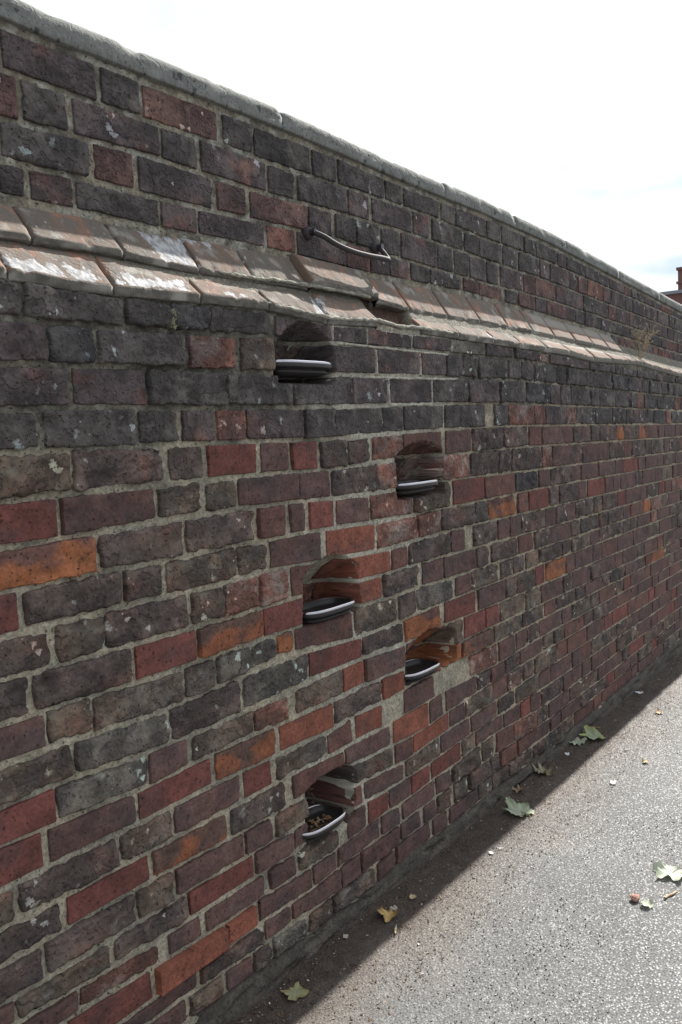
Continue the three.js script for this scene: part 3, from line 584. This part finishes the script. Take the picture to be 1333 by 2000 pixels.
// ---------------------------------------------------------------- pavement
const N2 = 2048;
const stones = (() => {                            // packed chippings: height of the nearest stone of a jittered grid
  const cells = 320, h = new Float32Array(N2 * N2), id = new Float32Array(N2 * N2), gx = new Float32Array(cells * cells), gy = gx.slice(), gr = gx.slice();
  for (let i = 0; i < gx.length; i++) { gx[i] = rnd(); gy[i] = rnd(); gr[i] = rnd(); }
  for (let y = 0; y < N2; y++) for (let x = 0; x < N2; x++) {
    const fx = x / N2 * cells, fy = y / N2 * cells, cx = Math.floor(fx), cy = Math.floor(fy);
    let best = 9, who = 0;
    for (let b = -1; b <= 1; b++) for (let a = -1; a <= 1; a++) {
      const k = ((cy + b + cells) % cells) * cells + (cx + a + cells) % cells, dx = cx + a + gx[k] - fx, dy = cy + b + gy[k] - fy, d = (dx * dx + dy * dy) / (0.35 + 0.65 * gr[k]);
      if (d < best) { best = d; who = k; }
    }
    h[y * N2 + x] = Math.max(0, 1 - best * 1.7); id[y * N2 + x] = gr[who] * 0.6 + gx[who] * 0.4;
  }
  return { h, id };
})();
const paveN = tileFbm(N2, 10, 71, 6), PT = 1.7;
const paveMap = tex(N2, (i) => { const h = stones.h[i], s = stones.id[i], st = s > 0.85 ? 0.45 : s > 0.4 ? 0.395 : 0.37, v = 0.965 * lerp(0.345, st, smooth(0.03, 0.35, h)) * (1 + 0.13 * paveN[i]); return [v * 1.0, v * 0.995, v * 0.985]; }, true);
const paveBump = tex(N2, (i) => 0.12 + 0.75 * Math.sqrt(stones.h[i]) + 0.16 * (stones.id[i] - 0.5) + 0.1 * paveN[i], false);
const paveRough = tex(N2, (i) => lerp(0.95, stones.id[i] > 0.7 ? 0.50 : 0.76, smooth(0.25, 0.6, stones.h[i])), false);
const paveMat = std({ vertexColors: true, map: paveMap, bumpMap: paveBump, bumpScale: 0.0011, roughnessMap: paveRough, roughness: 1 });
{
  const soil = (u, w) => smooth(0.24, 0.09, w + 0.10 * fbm(u * 6, w * 9, 3.1, 4) + 0.03 * fbm(u * 40, w * 40, 7, 2)) ;
  const near = (u, w) => {
    const s = soil(u, w), n = fbm(u * 30, w * 30, 5, 3), s2 = smooth(0.45, 0.15, w + 0.2 * fbm(u * 3, w * 5, 9, 4));
    return mix3(mix3([1, 1, 1], [0.86, 0.72, 0.60], 0.7 * s2), mix3([0.40, 0.27, 0.20], [0.66, 0.48, 0.36], smooth(-0.2, 0.4, n)), s * 0.9);
  };
  const U = axisOf([-0.8, 0.9, 0.1], [0.9, 6, 0.012], [6, 9, 0.06]), Wd = axisOf([-0.05, 0.4, 0.01], [0.4, 1.2, 0.05], [1.2, 3, 0.3]);
  const X = [-200, -20, -3, ...U, 12, 30, 200], Z = [-200, -30, -5, -0.4, ...Wd, 6, 30, 200];
  const m = mesh('pavement', sheet(X.length - 1, Z.length - 1, (i, j) => {
    const u = X[i], w = Z[Z.length - 1 - j];
    return { p: [u, w > 0 && w < 1.3 && u > 0.9 && u < 6 ? 0.004 * fbm(u * 3, w * 3, 2, 3) : 0, w], uv: [u / PT, w / PT], c: (w < 0.6 && w > -0.1 ? near(u, w) : [1, 1, 1]).map((q) => q * (1 + 0.22 * fbm(u * 1.7, w * 1.7, 44, 4))) };
  }), paveMat);
  m.userData = { kind: 'structure' };
}
// loose chippings standing proud of the surface: they catch the low sun one by one
{
  const g = new THREE.IcosahedronGeometry(1, 0), mat = std({ roughness: 0.42, color: 0xffffff }), n = 10000;
  const im = new THREE.InstancedMesh(g, mat, n), o = new THREE.Object3D(), c = new THREE.Color();
  for (let i = 0; i < n; i++) {
    const u = 1.25 + Math.pow(rnd(), 1.35) * 4.6, w = 0.10 + rnd() * (0.3 + 0.42 * (u - 1)), s = rr(0.0011, 0.0025);
    o.position.set(u, rr(-0.0008, 0.0008), w); o.rotation.set(rnd() * 6.28, rnd() * 6.28, rnd() * 6.28); o.scale.set(s * rr(0.8, 1.4), s * rr(0.45, 0.8), s * rr(0.8, 1.4)); o.updateMatrix();
    im.setMatrixAt(i, o.matrix);
    const v = rr(0.05, 0.15), br = w < 0.3 ? 0.8 : 1; c.setRGB(v, v * lerp(0.8, 0.98, br), v * lerp(0.65, 0.95, br)); im.setColorAt(i, c);
  }
  im.name = 'stone_chippings'; im.castShadow = im.receiveShadow = true;
  im.userData = { kind: 'stuff', label: 'fine pale stone chippings set in the surface of the grey asphalt pavement', category: 'chippings' };
  scene.add(im);
}
// crumbs of dry leaf, bark and grit along the foot of the wall
{
  const g = new THREE.TetrahedronGeometry(1, 0), n = 4200, im = new THREE.InstancedMesh(g, std({ roughness: 0.95 }), n), o = new THREE.Object3D(), c = new THREE.Color();
  for (let i = 0; i < n; i++) {
    const u = 1.2 + Math.pow(rnd(), 1.2) * 4.8, w = 0.03 + Math.pow(rnd(), 1.7) * 0.3, s = rr(0.0012, 0.0038);
    o.position.set(u, 0.0015 + s * 0.25, w); o.rotation.set(rr(-0.4, 0.4), rnd() * 6.28, rr(-0.4, 0.4)); o.scale.set(s * rr(1, 2.8), s * 0.4, s * rr(0.6, 1.2)); o.updateMatrix();
    im.setMatrixAt(i, o.matrix);
    const k = rnd(); if (k < 0.6) c.setRGB(0.06, 0.038, 0.025); else if (k < 0.88) c.setRGB(0.13, 0.08, 0.048); else if (k < 0.97) c.setRGB(0.26, 0.20, 0.14); else c.setRGB(0.5, 0.48, 0.43);
    im.setColorAt(i, c);
  }
  im.name = 'leaf_crumbs'; im.castShadow = im.receiveShadow = true;
  im.userData = { kind: 'stuff', label: 'brown crumbs of dry leaf and grit along the foot of the wall', category: 'leaf litter' };
  scene.add(im);
}

// ---------------------------------------------------------------- fallen leaves and scraps
const LOBES = {
  plane: (a) => { const l = [[0, 1], [1.02, 0.92], [-1.02, 0.92], [2.02, 0.62], [-2.02, 0.62]]; let r = 0.58; for (const [c, h] of l) { const d = Math.abs(Math.atan2(Math.sin(a - c), Math.cos(a - c))); r = Math.max(r, 0.52 + (h - 0.52) * Math.max(0, 1 - d / 0.52)); } if (Math.abs(a - Math.PI) < 0.5) r *= 0.72 + 0.56 * Math.abs(a - Math.PI); return 1.12 * r * (1 + 0.05 * Math.sin(a * 23)); },
  torn: (a) => 0.72 + 0.16 * Math.sin(a * 4 + 0.6) + 0.08 * Math.sin(a * 9),
  oval: (a) => 0.34 + 0.62 * Math.pow(Math.abs(Math.cos(a / 2)), 1.4) * (1 + 0.05 * Math.sin(a * 12)) - 0.1 * Math.abs(Math.sin(a)),
  strip: (a) => 0.18 / Math.max(0.18, Math.abs(Math.sin(a)) + 0.02 + 0.16 * Math.abs(Math.cos(a))),
  scrap: (a) => 0.75 / Math.max(0.72, Math.max(Math.abs(Math.cos(a)), Math.abs(Math.sin(a)) * 1.4)) + 0.05 * Math.sin(a * 7),
};
function leafGeo(kind, size, colour, curl, sd, edge) {
  const n = 64, rings = 9;
  return sheet(n, rings, (i, j) => {
    const a = i / n * Math.PI * 2, t = j / rings, r = LOBES[kind](a) * t * size, x = Math.cos(a) * r, z = Math.sin(a) * r;
    const xr = x / size, zr = z / size, y = 0.003 + size * (curl[0] * xr * xr + curl[1] * zr * zr + curl[2] * xr * zr + curl[3] * t * t * t * perlin.noise(Math.cos(a) * 2 + sd, Math.sin(a) * 2, sd));
    const vein = kind === 'plane' ? Math.min(...[0, 1.02, -1.02, 2.02, -2.02].map((c) => Math.abs(Math.sin(a - c)) * t + (Math.cos(a - c) < 0 ? 1 : 0))) : Math.abs(Math.sin(a)) * t;
    const v = 1 + 0.25 * fbm(x / size * 3, z / size * 3, sd, 3);
    let c = mix3(colour, edge ?? colour, smooth(0.55, 1, t + 0.5 * fbm(xr * 2, zr * 2, sd + 4, 2)));
    c = mix3(mix3(colour, [0.5, 0.5, 0.3], 0.35), c, smooth(0, 0.06, vein));
    return { p: [x, Math.max(0.002, y), z], uv: [x, z], c: c.map((q) => q * v) };
  });
}
const leafMat = new THREE.MeshPhysicalMaterial({ vertexColors: true, roughness: 0.7, side: THREE.DoubleSide, transmission: 0.25, thickness: 0 });
const dryMat = std({ vertexColors: true, roughness: 0.85, side: THREE.DoubleSide });
const stemMat = std({ color: new THREE.Color(0.20, 0.14, 0.07), roughness: 0.8 });
function leaf(name, label, category, kind, u, w, size, turn, colour, curl, edge, stem, group) {
  const t = thing(name, label, category, [u, 0.002, w], group);
  t.rotation.y = turn;
  const dry = colour[0] > colour[1] * 1.05;
  mesh('blade', leafGeo(kind, size, colour, curl, u * 7 + w, edge), dry ? dryMat : leafMat, t);
  if (stem) { const c = new THREE.CatmullRomCurve3([new THREE.Vector3(0, 0.004, 0), new THREE.Vector3(-size * 0.5, 0.004, size * 0.05), new THREE.Vector3(-size * stem, 0.005, -size * 0.12)]); mesh('stalk', new THREE.TubeGeometry(c, 12, 0.0011, 6), stemMat, t); }
  return t;
}
const GREEN = [0.25, 0.30, 0.18], PALE = [0.38, 0.42, 0.30], YEL = [0.31, 0.31, 0.16], OCHRE = [0.42, 0.27, 0.09], BROWN = [0.20, 0.13, 0.075], TAN = [0.40, 0.30, 0.19];
leaf('fallen_leaf', 'flat yellow-green leaf lying in the wall shade at the bottom of the picture', 'leaf', 'torn', 1.546, 0.083, 0.040, 0.7, YEL, [0.05, 0.1, 0, 0.25], [0.30, 0.25, 0.10]);
leaf('fallen_leaf', 'curled ochre leaf arched on the edge of the wall shadow', 'leaf', 'plane', 1.968, 0.092, 0.040, 2.4, OCHRE, [0.75, 0.1, 0.5, 0.5], BROWN);
leaf('fallen_leaf', 'narrow tan leaf piece just beyond the shadow beside the curled ochre leaf', 'leaf', 'strip', 1.912, 0.150, 0.024, 0.5, TAN, [0.3, 1.2, 0, 0.4]);
leaf('fallen_leaf', 'large pale green lobed leaf half in the wall shadow', 'leaf', 'plane', 2.785, 0.125, 0.072, 1.2, PALE, [0.08, 0.25, 0.1, 0.4], GREEN, 0.8);
leaf('fallen_leaf', 'small pale green lobed leaf next to the wall, left of the larger green one', 'leaf', 'plane', 3.535, 0.038, 0.052, 0.3, PALE, [0.2, 0.2, 0.1, 0.5], null);
leaf('fallen_leaf', 'bright green folded leaf with a yellow tip at the far shadow edge', 'leaf', 'plane', 3.64, 0.088, 0.068, 2.2, GREEN, [0.1, 0.5, 0.2, 0.3], [0.34, 0.36, 0.08]);
leaf('fallen_leaf', 'whitish green lobed leaf in the sun at the right edge', 'leaf', 'plane', 2.638, 0.705, 0.062, 2.7, [0.44, 0.48, 0.37], [0.15, 0.35, 0.1, 0.5], null, 0.7);
leaf('fallen_leaf', 'small oval pale green leaf beside the pink brick chip', 'leaf', 'oval', 2.411, 0.702, 0.027, 0.9, [0.42, 0.46, 0.34], [0.1, 0.5, 0.2, 0.3], null);
leaf('fallen_leaf', 'dull crumpled olive leaf in the wall shade', 'leaf', 'plane', 3.158, 0.055, 0.050, 0.8, [0.26, 0.25, 0.15], [0.2, 0.5, 0.2, 0.7], BROWN);
leaf('fallen_leaf', 'dark brown curled leaf close against the wall footing', 'leaf', 'torn', 2.953, 0.036, 0.032, 2.1, [0.19, 0.12, 0.08], [0.5, 0.3, 0.1, 0.6], null);
leaf('fallen_leaf', 'tiny tan leaf in the shade above the curled ochre leaf', 'leaf', 'oval', 2.08, 0.100, 0.016, 0.2, TAN, [0.2, 0.6, 0, 0.2], null);
leaf('fallen_leaf', 'brown leaf standing on edge against the far foot of the wall', 'leaf', 'strip', 3.76, 0.045, 0.040, 2.0, [0.30, 0.20, 0.10], [0.4, 2.2, 0.4, 0.5], null);
leaf('fallen_leaf', 'grey papery leaf flake in the shade beneath the lowest toe cup', 'leaf', 'oval', 2.0, 0.090, 0.018, 1.4, [0.34, 0.32, 0.27], [0.2, 0.5, 0, 0.3], null);
leaf('fallen_leaf', 'small tan leaf bit in the sun below the far end of the wall', 'leaf', 'torn', 4.10, 0.225, 0.024, 0.8, [0.50, 0.36, 0.22], [0.3, 0.3, 0, 0.6], null);
leaf('fallen_leaf', 'little ochre leaf bit on the sunny pavement right of the green folded leaf', 'leaf', 'torn', 3.47, 0.360, 0.018, 0.2, [0.50, 0.36, 0.20], [0.3, 0.3, 0, 0.6], null);
leaf('fallen_leaf', 'pale triangular leaf scrap in the shade right of the yellow-green leaf', 'leaf', 'scrap', 1.813, 0.046, 0.013, 0.6, [0.36, 0.34, 0.26], [0.1, 0.1, 0, 0.2], null);
leaf('paper_scrap', 'white paper scrap in the shade between the crumpled olive and small green leaves', 'paper', 'scrap', 3.39, 0.056, 0.017, 0.5, [0.72, 0.73, 0.75], [0.1, 0.2, 0, 0.3], null);
leaf('paper_scrap', 'farthest white paper scrap, near the wall in the shade', 'paper', 'scrap', 4.36, 0.050, 0.026, 1.1, [0.74, 0.75, 0.77], [0.1, 0.2, 0, 0.3], null);
leaf('paper_scrap', 'larger white paper scrap alone on the sunny pavement', 'paper', 'scrap', 3.206, 0.318, 0.022, 0.3, [0.72, 0.70, 0.68], [0.1, 0.3, 0, 0.5], null);
leaf('paper_scrap', 'small white paper scrap at the shadow edge below the large pale leaf', 'paper', 'scrap', 2.455, 0.172, 0.012, 0.9, [0.70, 0.68, 0.66], [0.1, 0.2, 0, 0.3], null);
leaf('paper_scrap', 'thin curved white paper sliver beside the small scrap at the shadow edge', 'paper', 'strip', 2.50, 0.185, 0.020, 2.4, [0.68, 0.68, 0.68], [0.4, 0.6, 0, 0.3], null);
leaf('paper_scrap', 'white paper scrap touching the crumpled olive leaf by the wall', 'paper', 'scrap', 3.165, 0.026, 0.016, 0.3, [0.66, 0.67, 0.70], [0.2, 0.2, 0, 0.3], null);
{
  const g = new THREE.DodecahedronGeometry(0.017, 1), P = g.attributes.position;
  for (let i = 0; i < P.count; i++) { const x = P.getX(i), y = P.getY(i), z = P.getZ(i), k = 1 + 0.45 * fbm(x * 60, y * 60, z * 60 + 3, 2); P.setXYZ(i, x * k * 1.05, y * k * 0.62, z * k * 0.8); }
  g.computeVertexNormals();
  const c = mesh('brick_chip', g, std({ color: new THREE.Color(0.36, 0.20, 0.155), bumpMap: brickBump, bumpScale: 0.001 }));
  c.position.set(2.428, 0.009, 0.657);
  c.userData = { label: 'small pink-red brick chip on the sunlit pavement beside a pale oval leaf', category: 'brick chip' };
  const tg = new THREE.TubeGeometry(new THREE.CatmullRomCurve3([[-0.028, 0.004, 0.012], [-0.01, 0.006, 0.002], [0.012, 0.005, -0.002], [0.028, 0.007, -0.010]].map((q) => new THREE.Vector3(...q))), 16, 0.0032, 6);
  const tw = mesh('twig', tg, std({ color: new THREE.Color(0.44, 0.32, 0.20), roughness: 0.85 }));
  tw.position.set(2.505, 0, 0.737); tw.rotation.y = 2.5;
  tw.userData = { label: 'short pale twig on the sunny pavement under the whitish green leaf', category: 'twig' };
}
// dry crumbs held in the lowest cup
{
  const parts = [];
  for (let i = 0; i < 70; i++) { const g = new THREE.TetrahedronGeometry(rr(0.003, 0.009), 0); g.scale(1.5, 0.35, 0.8); g.rotateY(rnd() * 6.28); g.rotateX(rr(-0.5, 0.5)); const a = rnd() * 6.28, r = Math.sqrt(rnd()); g.translate(Math.cos(a) * r * 0.068, rr(0.001, 0.008), Math.sin(a) * r * 0.036); const k = rnd(), cl = k < 0.55 ? [0.22, 0.12, 0.06] : k < 0.93 ? [0.36, 0.21, 0.11] : [0.62, 0.60, 0.56]; g.setAttribute('color', new THREE.BufferAttribute(new Float32Array(Array.from({ length: g.attributes.position.count }, () => cl).flat()), 3)); parts.push(g); }
  const m = mesh('dry_leaf_crumbs', mergeGeometries(parts), std({ vertexColors: true }));
  m.position.set(1.790, EYE - 1.083 - 0.026, -0.028);
  m.userData = { kind: 'stuff', label: 'brown leaf crumbs lying in the lowest iron toe cup', category: 'leaf litter' };
}
// ---------------------------------------------------------------- growth on the wall
{
  const t = thing('dry_weed', 'dry straw-coloured weed growing out of the ledge at the far end', 'plant', [4.76, EYE + 0.300, -0.060]);
  const stems = [], tips = [];
  const grow = (p, d, len, r, lvl) => {
    const q = p.clone().addScaledVector(d, len), m = p.clone().lerp(q, 0.5).add(new THREE.Vector3(rr(-1, 1), rr(-1, 1), rr(-1, 1)).multiplyScalar(len * 0.08));
    stems.push(new THREE.TubeGeometry(new THREE.CatmullRomCurve3([p, m, q]), 4, r, 4));
    if (lvl === 0) { for (let i = 0; i < 3; i++) { const g = new THREE.TetrahedronGeometry(rr(0.002, 0.0045), 0); g.translate(q.x + rr(-0.006, 0.006), q.y + rr(-0.008, 0.006), q.z + rr(-0.006, 0.006)); tips.push(g); } return; }
    for (let i = 0; i < 3 + (lvl > 1 ? 1 : 0); i++) grow(p.clone().lerp(q, rr(0.35, 1)), d.clone().add(new THREE.Vector3(rr(-0.9, 0.9), rr(-0.25, 0.6), rr(-0.6, 0.9))).normalize(), len * rr(0.4, 0.7), r * 0.65, lvl - 1);
  };
  for (const [x, z] of [[-0.55, 0.25], [-0.25, 0.1], [0.1, 0.3], [0.45, 0.3], [0.75, 0.1]]) grow(new THREE.Vector3(x * 0.03, 0, 0), new THREE.Vector3(x, 1.1, z).normalize(), rr(0.10, 0.145), 0.0019, 2);
  mesh('stems', mergeGeometries(stems), std({ color: new THREE.Color(0.34, 0.27, 0.17) }), t);
  mesh('seed_heads', mergeGeometries(tips), std({ color: new THREE.Color(0.36, 0.30, 0.20) }), t).userData = { kind: 'stuff' };
}
{
  const parts = [];
  for (let i = 0; i < 150; i++) { const g = new THREE.IcosahedronGeometry(rr(0.0018, 0.0042), 0); const a = rnd() * 6.28, r = Math.sqrt(rnd()); g.translate(Math.cos(a) * r * 0.015 + (r < 0.5 ? 0 : rr(-0.006, 0.006)), Math.sin(a) * r * 0.022, rr(0, 0.006) * (1 - r * 0.6)); parts.push(g); }
  const m = mesh('lichen_tuft', mergeGeometries(parts), std({ color: new THREE.Color(0.21, 0.20, 0.115) }));
  m.position.set(1.352, EYE + 0.262, -0.002);
  m.userData = { label: 'yellowish grey-green lichen tuft on the dark bricks under the left of the ledge', category: 'lichen' };
}
// ---------------------------------------------------------------- brick house far along the street
{
  const t = thing('brick_house', 'red brick house with a flat parapet and chimney beyond the far end of the wall', 'house', [40, 0, -14]);
  const red = std({ color: new THREE.Color(0.17, 0.085, 0.070) }), lead = std({ color: new THREE.Color(0.24, 0.24, 0.25) }), glass = std({ color: new THREE.Color(0.03, 0.035, 0.04), roughness: 0.15 }), paint = std({ color: new THREE.Color(0.7, 0.7, 0.68) });
  const box = (name, sx, sy, sz, x, y, z, m, p = t) => { const b = mesh(name, new THREE.BoxGeometry(sx, sy, sz), m, p); b.position.set(x, y, z); return b; };
  box('wall', 9, 6.7, 13, 4.5, 3.35, 0, red);
  box('parapet_coping', 9.2, 0.14, 13.2, 4.5, 6.77, 0, lead);
  const ch = box('chimney', 0.9, 0.95, 1.9, 0.7, 7.30, 5.26, red);
  box('chimney_band', 1.02, 0.1, 2.02, 0, -0.10, 0, red, ch); box('chimney_cap', 1.02, 0.12, 2.02, 0, 0.50, 0, red, ch);
  for (const z of [-4, 0, 4]) for (const y of [1.7, 4.6]) { const f = box('window', 0.08, 1.5, 1.0, -0.03, y, z, paint); box('pane', 0.04, 1.36, 0.86, -0.035, 0, 0, glass, f); box('sill', 0.14, 0.08, 1.15, -0.05, -0.8, 0, paint, f); }
}
renderer.render(scene, camera);
